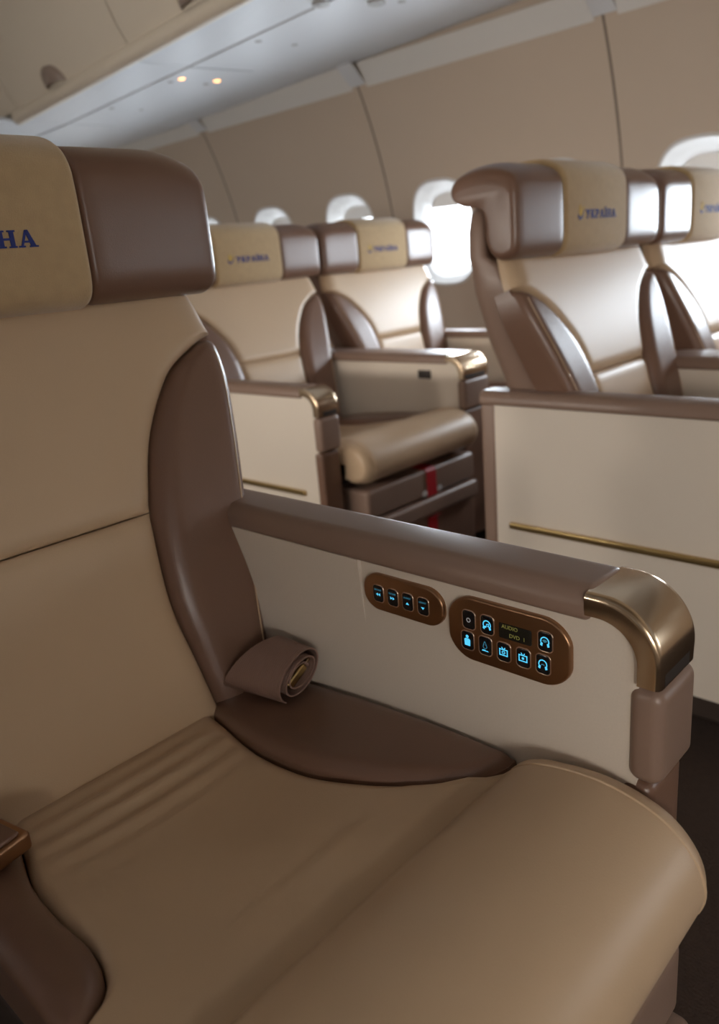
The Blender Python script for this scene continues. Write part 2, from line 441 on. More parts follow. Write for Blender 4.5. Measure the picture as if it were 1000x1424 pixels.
# overhead bins, handrail and service panels; the cabin tapers, so they run slightly askew
def taper(me, side):
    for v in me.vertices:
        y = my(v.co.y, side); x = v.co.x
        w_ = max(0, min(1, (2.575-y)/(2.575-1.672)))
        xc = max(min(x, -1.3), -3.9)
        y += -.096*(xc+2.60)*w_; z = v.co.z+.027*(xc+2.2)*(1-w_)*(1 if v.co.z < 1.75 else 0)
        v.co = (x, my(y, side), z)
    return me
RAIL_Y, RAIL_Z, RAIL_R = 1.672, 1.622, .030
bin_joint = -2.50
bj = [bin_joint+1.06*k for k in range(-2, 6)]
door_prof = catmull([(1.66, 1.62)]+[(1.655, 1.640), (1.612, 1.72), (1.572, 1.83), (1.545, 1.95), (1.525, 2.06), (1.50, 2.15)]+[(1.47, 2.22)], 5)
for side, nm in ((1, 'right'), (-1, 'left')):
    for k, xj in enumerate(bj[:-1]):
        x0, x1 = max(xj, X_REAR), min(bj[k+1], X_FRONT)
        bn = empty('overhead_bin', (0, 0, 0))
        if side > 0:
            lab = ['cream overhead bin beyond the end of the handrail by the rear bulkhead', 'cream overhead bin with brown latch by the end of the handrail', 'cream overhead bin joined to the one by the handrail end', 'cream overhead bin above the seat with red straps', 'cream overhead bin above the seat with the brass barred side panel', 'cream overhead bin ahead of the far seats', 'cream overhead bin by the front bulkhead'][k]
            g = 'overhead bins over the far seats'
        else:
            lab = 'cream overhead bin above the near window seats'; g = 'overhead bins over the near seats'
        tag(bn, lab, 'overhead bin', g)
        obj('door', taper(skin('door', x0+.003, x1-.003, door_prof, side, 'bin_cream', .012), side), bn)
        bb = [(1.68, 1.665), (1.70, 1.70), (2.40, 1.72), (2.45, 1.95), (2.0, 2.2), (1.55, 2.2)]
        obj('bin_body', taper(skin('bin_body', x0, x1, [(1.675, 1.655), (1.95, 1.69), (2.45, 1.70)], side, 'bin_cream', .01), side), bn)
        lx = x0+.46
        def latch(lx=lx):
            V = []; Fc = []; n = 16
            for i in range(n+1):
                t = math.pi*i/n
                for r_, o_ in ((1, 0), (.92, .016), (.55, .028), (0, .032)):
                    zz = 1.645+.062*math.sin(t)*r_; xx = lx-.085*math.cos(t)*r_
                    fy = interp([(z_, y_) for y_, z_ in door_prof])(zz)
                    V.append((xx, my(fy-o_, side), zz))
            for i in range(n):
                for q in range(3): Fc.append((i*4+q, i*4+q+1, (i+1)*4+q+1, (i+1)*4+q))
            return mesh('latch', V, Fc, 'latch_brown')
        obj('latch', taper(latch(), side), bn)
    x_end = -3.62
    rail = obj('trim_1' if side > 0 else 'trim_2', tube('handrail', [(x_end, my(RAIL_Y, side), RAIL_Z), *[(x_end+.01+(X_FRONT-x_end-.01)*i/24, my(RAIL_Y, side), RAIL_Z) for i in range(25)]], RAIL_R, 'bin_cream', 20))
    taper(rail.data, side)
    tag(rail, kind='structure')
    # service panels under the bins: three lengthwise boards with joints
    PY = [(1.690, 1.612), (1.93, 1.623), (2.235, 1.640), (2.575, 1.655)]
    pj = [-3.62+1.06*k for k in range(-1, 7)]
    for k in range(len(pj)-1):
        x0, x1 = max(pj[k], X_REAR), min(pj[k+1], X_FRONT)
        if side > 0: lab = 'white service panel under the overhead bins, %s' % ['behind the end of the handrail', 'with two amber lamps lit', 'with two large grey nozzles above the strapped seat', 'above the seat with the brass barred side panel', 'one section ahead of the brass barred seat', 'two sections ahead of the brass barred seat', 'by the front bulkhead'][k]
        else: lab = 'white service panel under the bins above the near window seats'
        ps = empty('service_panel', (0, 0, 0), lab, 'service panel', 'service panels under the %s bins' % ('far' if side > 0 else 'near'))
        for q in range(3):
            (ya, za), (yb, zb) = PY[q], PY[q+1]
            if k == 0 and q == 0: ya, za = 1.585, 1.607
            d = -.004 if q == 1 else 0
            g = .0025
            obj('board', taper(skin('board', x0+(.002 if q != 1 else .006), x1-(.002 if q != 1 else .006), [(yb-g, zb+d), (ya+g, za+d)], side, 'psu_white', .012), side), ps)
        obj('backing', taper(skin('backing', x0, x1, [(2.60, 1.675), (1.69, 1.632)], side, 'joint_dark', .01), side), ps)
        if k == 0: continue
        nrm = Vector((0, 0, -1))
        for (xx, yy, kind) in ((.90, 1.995, 'lamp'), (.90, 2.165, 'lamp'), (.845, 1.98, 'nozzle'), (.845, 2.15, 'nozzle'), (.36, 1.975, 'nozzle'), (.36, 2.13, 'nozzle')):
            xp = pj[k]+xx
            if xp > X_FRONT-.1: continue
            zp = 1.6265+(yy-1.93)*.0557-.004
            lit = kind == 'lamp' and side > 0 and k == 1
            if kind == 'lamp' and not lit: continue
            obj('indicator_lamp' if lit else 'air_nozzle', taper(disc(kind, (xp, my(yy, side), zp), nrm, .014 if lit else .013, .006, 'lamp_amber' if lit else 'nozzle_grey'), side), ps)
        if side > 0 and k == 2:
            for yy in (1.90, 2.06): obj('air_nozzle', taper(disc('nozzle_big', (-1.795+(yy-1.9)*.4, yy, 1.615+(yy-1.93)*.0557), nrm, .026, .008, 'nozzle_grey'), side), ps)

# ------------------------------------------------------------------ the seat
TILT = math.atan(.362); SB, CB = math.sin(TILT), math.cos(TILT)
CREV = (-.087, .434)
def PB(s, y, h):          # backrest surface: s up the back, h forward of it
    return (CREV[0]-SB*s+CB*h, y, CREV[1]+CB*s+SB*h)
seam = smooth_tab([(-.02, .122), (.006, .118), (.058, .112), (.13, .107), (.214, .117), (.263, .130), (.326, .158), (.387, .205), (.413, .247), (.430, .284)])
outer = smooth_tab([(-.02, .207), (.05, .212), (.16, .232), (.22, .246), (.30, .268), (.374, .286), (.43, .288), (.48, .280), (.52, .268)])
def sm(sg, s): return seam(s) if sg > 0 else seam(s)+.030*max(0, min(1, (.30-s)/.2))
def back_h(s, y): return .10*y*y+.006*math.cos((s-.2)*6)
def wrinkle_back(s, y):
    return back_h(s, y)+.004*math.exp(-((s-.05)/.06)**2)

HP = [(-.220, 1.008), (-.219, .960), (-.220, .912), (-.230, .893), (-.254, .886), (-.278, .897), (-.290, .925), (-.292, .960), (-.297, .983), (-.318, .992), (-.338, .997), (-.360, 1.012), (-.366, 1.034), (-.352, 1.052), (-.318, 1.062), (-.275, 1.062), (-.240, 1.049), (-.224, 1.031)]
HPS = catmull(HP, 4, closed=True)
def offset_profile(P, o):
    n = len(P); area = sum(P[i][0]*P[(i+1) % n][1]-P[(i+1) % n][0]*P[i][1] for i in range(n)); sg = 1 if area > 0 else -1; out = []
    for i in range(n):
        dx, dz = P[(i+1) % n][0]-P[i-1][0], P[(i+1) % n][1]-P[i-1][1]; l = math.hypot(dx, dz)
        out.append((P[i][0]+dz/l*sg*o, P[i][1]-dx/l*sg*o))
    return out
def front_x(z): return max(x for x, zz in HPS if abs(zz-z) < .012)

def headrest_pad_mesh():
    me = extrude_profile('headrest_pad', HPS, .1325, .303, .008, .015, 'brown_leather', seg=6, mid=True)
    for v in me.vertices:                       # the outer top corner is rounded off
        t = (v.co.y-.245)/.058
        if t > 0: v.co.z -= .030*(1-math.sqrt(max(0, 1-t*t)))*max(0, min(1, (v.co.z-.90)/.17))
        v.co.z -= .006*max(0, min(1, (v.co.z-.95)/.1))
    return me
def rect(x0, y0, x1, y1): return [(x0, y0), (x1, y0), (x1, y1), (x0, y1)]
def arc(cx, cy, r0, r1, a0, a1, n=10, sy=1):
    o = [(cx+r1*math.cos(R(a0+(a1-a0)*i/n)), cy+sy*r1*math.sin(R(a0+(a1-a0)*i/n))) for i in range(n+1)]
    i_ = [(cx+r0*math.cos(R(a0+(a1-a0)*i/n)), cy+sy*r0*math.sin(R(a0+(a1-a0)*i/n))) for i in range(n+1)]
    return [[o[k], o[k+1], i_[k+1], i_[k]] for k in range(n)]
def circ(cx, cy, r, n=14, sx=1): return [(cx+sx*r*math.cos(2*math.pi*i/n), cy+r*math.sin(2*math.pi*i/n)) for i in range(n)]
sf = .10
LET = {
 'U': (1.0, [[(.04, 1), (.36, 1), (.66, .36), (.50, .22)], [(.74, 1), (.88, 1), (.46, 0), (.30, 0)], rect(-.04, 1-sf, .46, 1), rect(.62, 1-sf, 1.0, 1), rect(.12, 0, .42, .14)]),
 'K': (1.02, [rect(.09, 0, .34, 1), [(.34, .42), (.70, 1), (.86, 1), (.48, .36)], [(.38, .58), (.56, .66), (.96, 0), (.66, 0)], rect(0, 0, .44, sf), rect(0, 1-sf, .44, 1), rect(.56, 1-sf, .98, 1), rect(.58, 0, 1.04, sf)]),
 'R': (.90, [rect(.09, 0, .34, 1), rect(0, 0, .46, sf), rect(0, 1-sf, .5, 1), rect(.3, .38, .52, .48)]+arc(.50, .69, .12, .31, -90, 90, 10)),
 'A': (1.06, [[(.10, 0), (.22, 0), (.58, 1), (.44, 1)], [(.44, 1), (.62, 1), (1.0, 0), (.70, 0)], rect(.26, .26, .80, .38), rect(0, 0, .36, sf), rect(.60, 0, 1.10, sf)]),
 'I': (.50, [rect(.11, 0, .37, 1), rect(0, 0, .48, sf), rect(0, 1-sf, .48, 1), circ(.11, 1.17, .085), circ(.37, 1.17, .085)]),
 'N': (1.08, [rect(.09, 0, .34, 1), rect(.70, 0, .95, 1), rect(.3, .43, .74, .56), rect(0, 0, .44, sf), rect(0, 1-sf, .44, 1), rect(.60, 0, 1.04, sf), rect(.60, 1-sf, 1.04, 1)]),
}
def lettering_mesh():
    H = .0168; x = 0; polys = []
    for ch in 'UKRAINA':                      # the seven Cyrillic letters of the word on the covers
        w, P = LET[ch]; polys += [[(u+x, v) for u, v in q] for q in P]; x += w+.06
    def place(u, v, t):
        z = .950+v*H; return (front_x(z)+.0032+t, .075+(u-x)*H*1.10, z)
    V, Fc = prisms(polys, place, -.0015, .0009)
    return mesh('lettering', V, Fc, 'embroidery_blue', smooth=False)
def emblem_mesh():
    blue = [[(.0, .35), (.16, .42), (.34, .16), (.30, 0)], [(.30, 0), (.34, .16), (.62, .30), (.95, .78), (.72, .18)]]
    yel = [[(.34, .30), (.46, .34), (.52, .72), (.40, 1.12), (.30, .70)], [(.46, .30), (.58, .36), (.80, .72), (.98, 1.0), (.66, .64)]]
    H = .026
    def place(u, v, t):
        z = .947+v*H; return (front_x(z)+.0032+t, -.088+u*H, z)
    V, Fc = prisms(blue+yel, place, -.0015, .0009); nb = sum(len(p)+1 for p in blue)
    return mesh('emblem', V, Fc, ['embroidery_blue', 'embroidery_yellow'], smooth=False, mi=[0]*nb+[1]*(len(Fc)-nb))

# cushion: surface path in the (x, z) plane
CP = catmull([(-.14, .420), (-.115, .428), (-.05, .440), (.05, .450), (.15, .459), (.255, .468), (.30, .487), (.355, .494), (.405, .482), (.434, .452), (.438, .418), (.415, .388), (.36, .376), (.33, .376)], 14)
CPL = [0]
for p, q in zip(CP, CP[1:]): CPL.append(CPL[-1]+math.hypot(q[0]-p[0], q[1]-p[1]))
def path_at(s):
    s = max(min(s, CPL[-1]), 0)
    for i in range(len(CP)-1):
        if s <= CPL[i+1]+1e-9:
            t = (s-CPL[i])/(CPL[i+1]-CPL[i]+1e-12); x = CP[i][0]+(CP[i+1][0]-CP[i][0])*t; z = CP[i][1]+(CP[i+1][1]-CP[i][1])*t
            return x, z
def PC(s, y, h):
    x, z = path_at(s); xa, za = path_at(s-.008); xb, zb = path_at(s+.008); dx, dz = xb-xa, zb-za; l = math.hypot(dx, dz)
    if h < -.044 and s > S_CR+.01: return (min(max(x, .31), .372), y, .434)      # core of the front roll
    return (x-dz/l*h, y, z+dx/l*h)
s_of_x = interp([(p[0], l) for p, l in zip(CP, CPL) if l < .55*CPL[-1]])
S_CR = s_of_x(.256)
seat_r = smooth_tab([(-.14, .118), (-.05, .097), (.02, .083), (.08, .082), (.125, .088), (.183, .109), (.226, .140), (.248, .172), (.258, .2045), (.27, .205)])
seat_l = smooth_tab([(-.14, .120), (-.05, .135), (.02, .153), (.08, .158), (.13, .157), (.165, .166), (.185, .186), (.193, .2045), (.21, .205)])
def x_at(s): return path_at(s)[0] if s < S_CR+.05 else .5
def seat_extra(s, y):
    h = -.013*math.exp(-((s-S_CR)/.011)**2)*(1-.15*math.cos(y*9))
    x = x_at(s)
    if x < .2:   # creases pressed into the leather near the backrest
        d = x+.02+.35*(y+.02)**2
        h += .0032*math.exp(-((d-.0)/.055)**2)*math.sin(d*215+3*y)*max(0, 1-((y+.03)/.12)**2)
        h -= .007*math.exp(-((x-.08)/.10)**2)*max(0, 1-(y/.16)**2)
    # small gathers where the roll meets the side pad
    h += .0022*math.exp(-((s-S_CR+.012)/.016)**2)*math.exp(-((y-.165)/.03)**2)*math.sin(y*420)
    return h
def seat_cushion_mesh():
    yl = lambda s: -seat_l(x_at(s)) if s < S_CR+.02 else -.205
    yr = lambda s: seat_r(x_at(s)) if s < S_CR+.02 else .205
    ry = lambda s: .014 if s < S_CR else .020*min(1, (s-S_CR)/.05)+.012
    pf = lambda s: .012 if s < S_CR else .012+.008*min(1, (s-S_CR)/.06)
    return pillow('seat_cushion', PC, 0, CPL[-1], yl, yr, 'cream_leather', rs=(.03, .02), ry=(ry, ry), puff=pf, depth=.045, nu=150, nv=60, extra=seat_extra)
def side_pad_mesh(sgn):
    f = seat_r if sgn > 0 else seat_l; xe = .254 if sgn > 0 else .190
    ya = lambda s: f(path_at(s)[0])+.001 if sgn > 0 else -.2065
    yb = lambda s: .2065 if sgn > 0 else -f(path_at(s)[0])-.001
    ex = lambda s, y: .008*math.sin(math.pi*min(max((s-.0)/(s_of_x(xe)), 0), 1))**.6
    return pillow('cushion_side_pad', PC, 0, s_of_x(xe), ya, yb, 'brown_leather', rs=(.02, .012), ry=(.02, .02), puff=.012, depth=.045, nu=60, nv=20, extra=ex)

def shell_mesh():
    # levels: z, half width, rear x, front x
    lev = [(.20, .200, -.235, -.07), (.36, .205, -.255, -.095), (.50, .212, -.275, -.135), (.63, .236, -.300, -.185), (.74, .262, -.330, -.225), (.83, .280, -.346, -.252), (.875, .282, -.350, -.272), (.895, .280, -.351, -.303), (.94, .276, -.352, -.306), (.972, .268, -.350, -.310), (.985, .255, -.342, -.318)]
    V = []; Fc = []; n = 0
    for z, w, xr, xf in lev:
        ring = []; r = min(.035, (xf-xr)/2-.001)
        rr, rf = r, min(.012, r)
        def corner(cx, cy, r_, a0): return [(cx+r_*math.cos(R(a0+22.5*i)), cy+r_*math.sin(R(a0+22.5*i))) for i in range(5)]
        ring = corner(xf-rf, w-rf, rf, 0)+corner(xr+rr, w-rr, rr, 90)+corner(xr+rr, -w+rr, rr, 180)+corner(xf-rf, -w+rf, rf, 270)
        n = len(ring); V += [(x, y, z) for x, y in ring]
    for i in range(len(lev)-1):
        for k in range(n): Fc.append((i*n+k, i*n+(k+1) % n, (i+1)*n+(k+1) % n, (i+1)*n+k))
    Fc.append(tuple(range(n))); Fc.append(tuple((len(lev)-1)*n+k for k in range(n)))
    return mesh('backrest_shell', V, Fc, 'grey_brown_leather', auto=60)

# armrest: built for the +y side, mirrored by sg
AY0, AY1 = .208, .268
def flipy(me_fn, sg, y_add=0.):
    me = me_fn()
    if sg < 0 or y_add:
        for v in me.vertices: v.co.y = sg*v.co.y+y_add
        if sg < 0: me.flip_normals()
    return me
def side_prof(inset=0.0, front=.364, top=.621, r=.042):
    P = [(-.315+inset, .10), (-.315+inset, top-inset)]
    for i in range(9):
        t = R(90-90*i/8); P.append((front-r+(r-inset)*math.cos(t), top-r+(r-inset)*math.sin(t)))
    P += [(front-inset, .10)]
    return P
def armrest(seat, sg, width=.06, panels=False, bar=True, dx=0., dy=0., dz=0.):
    y0, y1 = AY0, AY0+width
    k = (sg, width, dx, dy, dz)
    def F(key, fn):
        def g():
            me = flipy(fn, sg)
            for v in me.vertices:
                if v.co.x > .1: v.co.x += dx
                if v.co.z > .3: v.co.z += dz
                v.co.y += sg*dy
            return me
        return cached((key,)+k, g)
    core = obj('armrest', F('core', lambda: extrude_profile('armrest', [(x, z) for x, z in side_prof(.006)], y0+.004, y1-.004, 0, 0, 'dark_frame')), seat)
    def panel(ya, yb):
        return lambda: extrude_profile('side_panel', side_prof(.0, .3705, .6245, .035), ya, yb, 0, 0, 'laminate')
    obj('side_panel', F('pin', panel(y0, y0+.006)), core)
    def outer_panel():
        P = [(-.295, .10), (-.295, .622)]
        for i in range(9):
            t = R(90-90*i/8); P.append((.3705-.035+.035*math.cos(t), .6245-.035+.035*math.sin(t)))
        P += [(.3705, .10)]
        return extrude_profile('side_panel', P, y1-.006, y1, 0, 0, 'laminate')
    obj('side_panel', F('pout', outer_panel), core)
    # leather edge at the rear
    obj('rear_edge', F('rear', lambda: rounded_box('rear_edge', -.327, -.293, y0-.002, y1+.003, .08, .622, .008, 'grey_brown_leather')), core)
    # padded top
    def pad():
        P = []
        def cor(cy, cz, r, a0, n=5): return [(cy+r*math.cos(R(a0+90*i/n)), cz+r*math.sin(R(a0+90*i/n))) for i in range(n+1)]
        ya, yb, za, zb = y0-.006, y1+.006, .619, .647
        P = cor(ya+.006, za+.006, .006, 180)+cor(yb-.006, za+.006, .006, 270)+cor(yb-.018, zb-.018, .018, 0)+cor(ya+.018, zb-.018, .018, 90)
        return extrude_profile('armrest_pad', P, -.33, .330, .008, .006, 'grey_brown_leather', axis='x')
    obj('armrest_pad', F('pad', pad), core)
    # brushed metal corner cap: a bent band with turned-down sides
    def cap():
        n = 16; out_, in_ = [], []
        pts = [(.326, .6445)]+[(.338+.052*math.sin(R(90*i/n)), .5925+.052*math.cos(R(90*i/n))) for i in range(n+1)]+[(.3895, .576)]
        inn = [(.326, .6255)]+[(.337+.034*math.sin(R(90*i/n)), .5925+.033*math.cos(R(90*i/n))) for i in range(n+1)]+[(.371, .576)]
        V = []; Fc = []; m_ = len(pts)
        ys = [(y0-.0055, .0055), (y0-.0050, .0030), (y0-.0035, .0012), (y0-.0010, .0003), (y0+.002, 0)]
        ys = ys+[(y0+y1-y, e) for y, e in reversed(ys)]
        for (y, e) in ys:
            for (p, q) in zip(pts, inn):
                dx_, dz_ = p[0]-q[0], p[1]-q[1]; l = math.hypot(dx_, dz_)
                V.append((p[0]-dx_/l*e, y, p[1]-dz_/l*e)); V.append((q[0], y, q[1]))
        S = 2*m_
        for j in range(len(ys)-1):
            for i in range(m_-1): Fc.append((j*S+2*i, j*S+2*i+2, (j+1)*S+2*i+2, (j+1)*S+2*i))
            for i in range(m_-1): Fc.append((j*S+2*i+1, (j+1)*S+2*i+1, (j+1)*S+2*i+3, j*S+2*i+3))
            Fc.append((j*S, (j+1)*S, (j+1)*S+1, j*S+1)); Fc.append((j*S+S-2, j*S+S-1, (j+1)*S+S-1, (j+1)*S+S-2))
        for j in (0, len(ys)-1):
            for i in range(m_-1): Fc.append((j*S+2*i, j*S+2*i+1, j*S+2*i+3, j*S+2*i+2))
        return mesh('metal_cap', V, Fc, 'champagne_metal', auto=30)
    obj('metal_cap', F('cap', cap), core)
    obj('cap_slot', F('slot', lambda: rounded_box('cap_slot', .386, .3899, y0+.003, y1-.009, .577, .5885, .0008, 'dark_plastic')), core)
    obj('front_cover', F('fc', lambda: rounded_box('front_cover', .3625, .392, y0-.005, y1+.006, .486, .5735, .011, 'grey_brown_leather')), core)
    obj('lower_front_cover', F('lfc', lambda: rounded_box('lower_front_cover', .3555, .384, y0-.002, y1+.004, .08, .4845, .010, 'brown_leather')), core)
    if bar:
        obj('trim_bar', F('bar', lambda: rounded_box('trim_bar', -.262, .31, y1-.001, y1+.009, .366, .380, .003, 'brass')), core)
    return core

def pill(hx, hz, e=4.2, n=40): return superellipse(hx, hz, n, e)
def stadium(hx, hz, r, bulge, n=8):
    P = []
    for (cx, cz, a0) in ((hx-r, hz-r, 0), (-hx+r, hz-r, 90), (-hx+r, -hz+r, 180), (hx-r, -hz+r, 270)):
        for i in range(n+1):
            t = R(a0+90*i/n); P.append([cx+r*math.cos(t), cz+r*math.sin(t)])
    return [(x+math.copysign(bulge*(1-(z/hz)**2), x), z) for x, z in P]
def plate_mesh(outline, yf, yb, name, m, bev=.0022):
    """plate facing -y, edge rounded"""
    n = len(outline); V = []; Fc = []
    rows = [(1, yb, 0)]+[(1, yf+bev*(1-math.sin(R(90*i/4))), bev*(1-math.cos(R(90*i/4)))) for i in range(5)]
    for _, y, o in rows:
        for (x, z) in offset_profile(outline, -o): V.append((x, y, z))
    for i in range(len(rows)-1):
        for k in range(n): Fc.append((i*n+k, i*n+(k+1) % n, (i+1)*n+(k+1) % n, (i+1)*n+k))
    Fc.append(tuple((len(rows)-1)*n+k for k in range(n))); Fc.append(tuple(range(n)))
    return mesh(name, V, Fc, m, auto=35)
def button(parent, cx, cz, icon, dim=(), white=(), hx=.0058, hz=.0088, yf=None, lit='backlit_cyan'):
    P = stadium(hx, hz, .0030, .0012)
    V = []; Fc = []; MI = []
    n = len(P)
    # pale rim: bevel highlight put into its colour
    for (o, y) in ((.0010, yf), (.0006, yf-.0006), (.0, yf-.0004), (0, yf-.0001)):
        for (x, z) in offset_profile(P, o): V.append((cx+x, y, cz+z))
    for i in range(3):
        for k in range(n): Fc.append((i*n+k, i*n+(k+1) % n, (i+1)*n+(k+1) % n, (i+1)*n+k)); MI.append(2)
    b0 = len(V)
    for (o, y) in ((0, yf-.0001), (-.0006, yf-.0005), (-.0016, yf-.0007)):
        for (x, z) in offset_profile(P, o): V.append((cx+x, y, cz+z))
    for i in range(2):
        for k in range(n): Fc.append((b0+i*n+k, b0+i*n+(k+1) % n, b0+(i+1)*n+(k+1) % n, b0+(i+1)*n+k)); MI.append(0)
    Fc.append(tuple(b0+2*n+k for k in range(n))); MI.append(0)
    for polys, mi in ((icon, 1), (dim, 3), (white, 4)):
        if not polys: continue
        v, f = prisms(polys, lambda u, w, t: (cx+u*.001, yf-.0007-t, cz+w*.001), -.0002, .00012)
        q = len(V); V += v; Fc += [tuple(i+q for i in ff) for ff in f]; MI += [mi]*len(f)
    o = obj('button', mesh('button', V, Fc, ['button_black', lit, 'rim_highlight', 'dim_cyan', 'backlit_white'], mi=MI, auto=25), parent)
    return o
def ring(cx, cy, r0, r1, n=18): return arc(cx, cy, r0, r1, 0, 360, n)
def headphones(extra=()):
    return arc(0, .6, 3.3, 4.3, 0, 180, 12)+[rect(-4.3, -.8, -3.3, .7), rect(3.3, -.8, 4.3, .7), [(-4.5, -3.6), (-2.6, -4.4), (-1.9, -1.4), (-3.8, -.6)], [(4.5, -3.6), (2.6, -4.4), (1.9, -1.4), (3.8, -.6)]]+list(extra)
def screen(extra):
    return [rect(-4.4, -3.4, 4.4, -2.4), rect(-4.4, 2.2, 4.4, 3.2), rect(-4.4, -3.4, -3.4, 3.2), rect(3.4, -3.4, 4.4, 3.2), [(-2.2, 4.9), (-1.2, 4.9), (-.2, 3.2), (-1.2, 3.2)], [(2.2, 4.9), (1.2, 4.9), (.2, 3.2), (1.2, 3.2)]]+list(extra)
def control_panels(seat):
    yf = AY0-.0052
    p1 = [(x+.1317, z+.5905) for x, z in stadium(.0475, .0198, .016, .0035)]
    c1 = obj('control_panel', plate_mesh(p1, yf, AY0+.0005, 'control_panel', 'bronze'), seat)
    tri_l = lambda x: [(x, -2.2), (x, 1.0), (x-2.5, -.6)]
    tri_r = lambda x: [(x, -2.2), (x, 1.0), (x+2.5, -.6)]
    tx = lambda t: [[(u, v+4.2) for u, v in P] for P in font_polys(t, 2.35)]
    rec, leg = tx('RECLINE'), tx('LEGREST')
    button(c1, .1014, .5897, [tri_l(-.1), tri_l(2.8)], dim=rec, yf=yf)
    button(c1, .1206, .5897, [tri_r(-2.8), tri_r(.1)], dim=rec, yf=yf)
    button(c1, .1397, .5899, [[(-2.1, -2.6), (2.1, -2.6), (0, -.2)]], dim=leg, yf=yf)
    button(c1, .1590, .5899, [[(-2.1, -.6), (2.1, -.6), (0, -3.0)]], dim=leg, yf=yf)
    p2 = [(x+.2512, z+.5808) for x, z in stadium(.0585, .0318, .022, .0048)]
    c2 = obj('control_panel', plate_mesh(p2, yf, AY0+.0005, 'control_panel', 'bronze'), seat)
    kw = dict(yf=yf, hx=.0060, hz=.0090)
    note = [circ(-1.5, -1.8, .95, 10), circ(1.4, -.6, .9, 10), [(-.9, -1.8), (-.4, -1.8), (-.1, 1.2), (-.5, 1.2)], [(1.8, -.6), (2.2, -.6), (2.3, 2.0), (1.9, 2.0)], [(-.5, 1.2), (2.3, 2.0), (2.3, 1.3), (-.5, .5)]]
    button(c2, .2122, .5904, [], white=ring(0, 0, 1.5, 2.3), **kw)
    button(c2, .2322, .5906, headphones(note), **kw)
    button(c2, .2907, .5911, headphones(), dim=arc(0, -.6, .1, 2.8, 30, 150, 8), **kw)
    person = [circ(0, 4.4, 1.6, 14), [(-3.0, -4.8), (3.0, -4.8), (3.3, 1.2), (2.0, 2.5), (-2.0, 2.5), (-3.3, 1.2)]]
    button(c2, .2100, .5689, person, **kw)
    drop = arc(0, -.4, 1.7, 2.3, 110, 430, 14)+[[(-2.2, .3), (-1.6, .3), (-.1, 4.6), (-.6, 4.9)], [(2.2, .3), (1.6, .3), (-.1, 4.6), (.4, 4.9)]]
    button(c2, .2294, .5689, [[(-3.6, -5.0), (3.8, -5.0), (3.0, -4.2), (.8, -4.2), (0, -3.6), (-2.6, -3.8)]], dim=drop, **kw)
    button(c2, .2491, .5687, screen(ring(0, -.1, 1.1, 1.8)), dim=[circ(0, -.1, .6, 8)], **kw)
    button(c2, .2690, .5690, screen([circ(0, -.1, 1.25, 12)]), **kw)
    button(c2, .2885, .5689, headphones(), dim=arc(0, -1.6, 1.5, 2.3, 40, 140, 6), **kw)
    # display
    P = [(x+.2612, z+.5900) for x, z in stadium(.0165, .0073, .0015, 0, 3)]
    d = plate_mesh(P, yf-.0006, yf+.0005, 'display', 'display_glass', .0003)
    t1 = [[(u*.001+.2560, v*.001+.5942) for u, v in P_] for P_ in font_polys('AUDIO', 5.2)]
    t2 = [[(u*.001+.2635, v*.001+.5868) for u, v in P_] for P_ in font_polys('DVD  1', 5.2)]
    o = obj('display', d, c2)
    v, f = prisms(t1+t2, lambda u, w, t: (u, yf-.0006-t, w), -.0002, .00012)
    nv0 = len(d.vertices); V = [tuple(q.co) for q in d.vertices]+v
    Fc = [tuple(p.vertices) for p in d.polygons]; k0 = len(Fc); Fc += [tuple(i+nv0 for i in ff) for ff in f]
    o.data = mesh('display', V, Fc, ['display_glass', 'dim_yellow'], smooth=False, mi=[0]*k0+[1]*len(f))
    # leaning flap of the side panel: proud at the top, flush below
    x0, x1, zt, zb = -.16, .075, .6205, .548
    V = [(x0, AY0-.0002, zt), (x0, AY0-.0055, zt), (x0, AY0-.0002, zb), (x1, AY0-.0002, zt), (x1, AY0-.0055, zt), (x1, AY0-.0002, zb)]
    obj('side_panel_flap', mesh('side_panel_flap', V, [(0, 1, 2), (3, 5, 4), (1, 4, 5, 2), (0, 3, 4, 1), (0, 2, 5, 3)], 'laminate', smooth=False), seat)

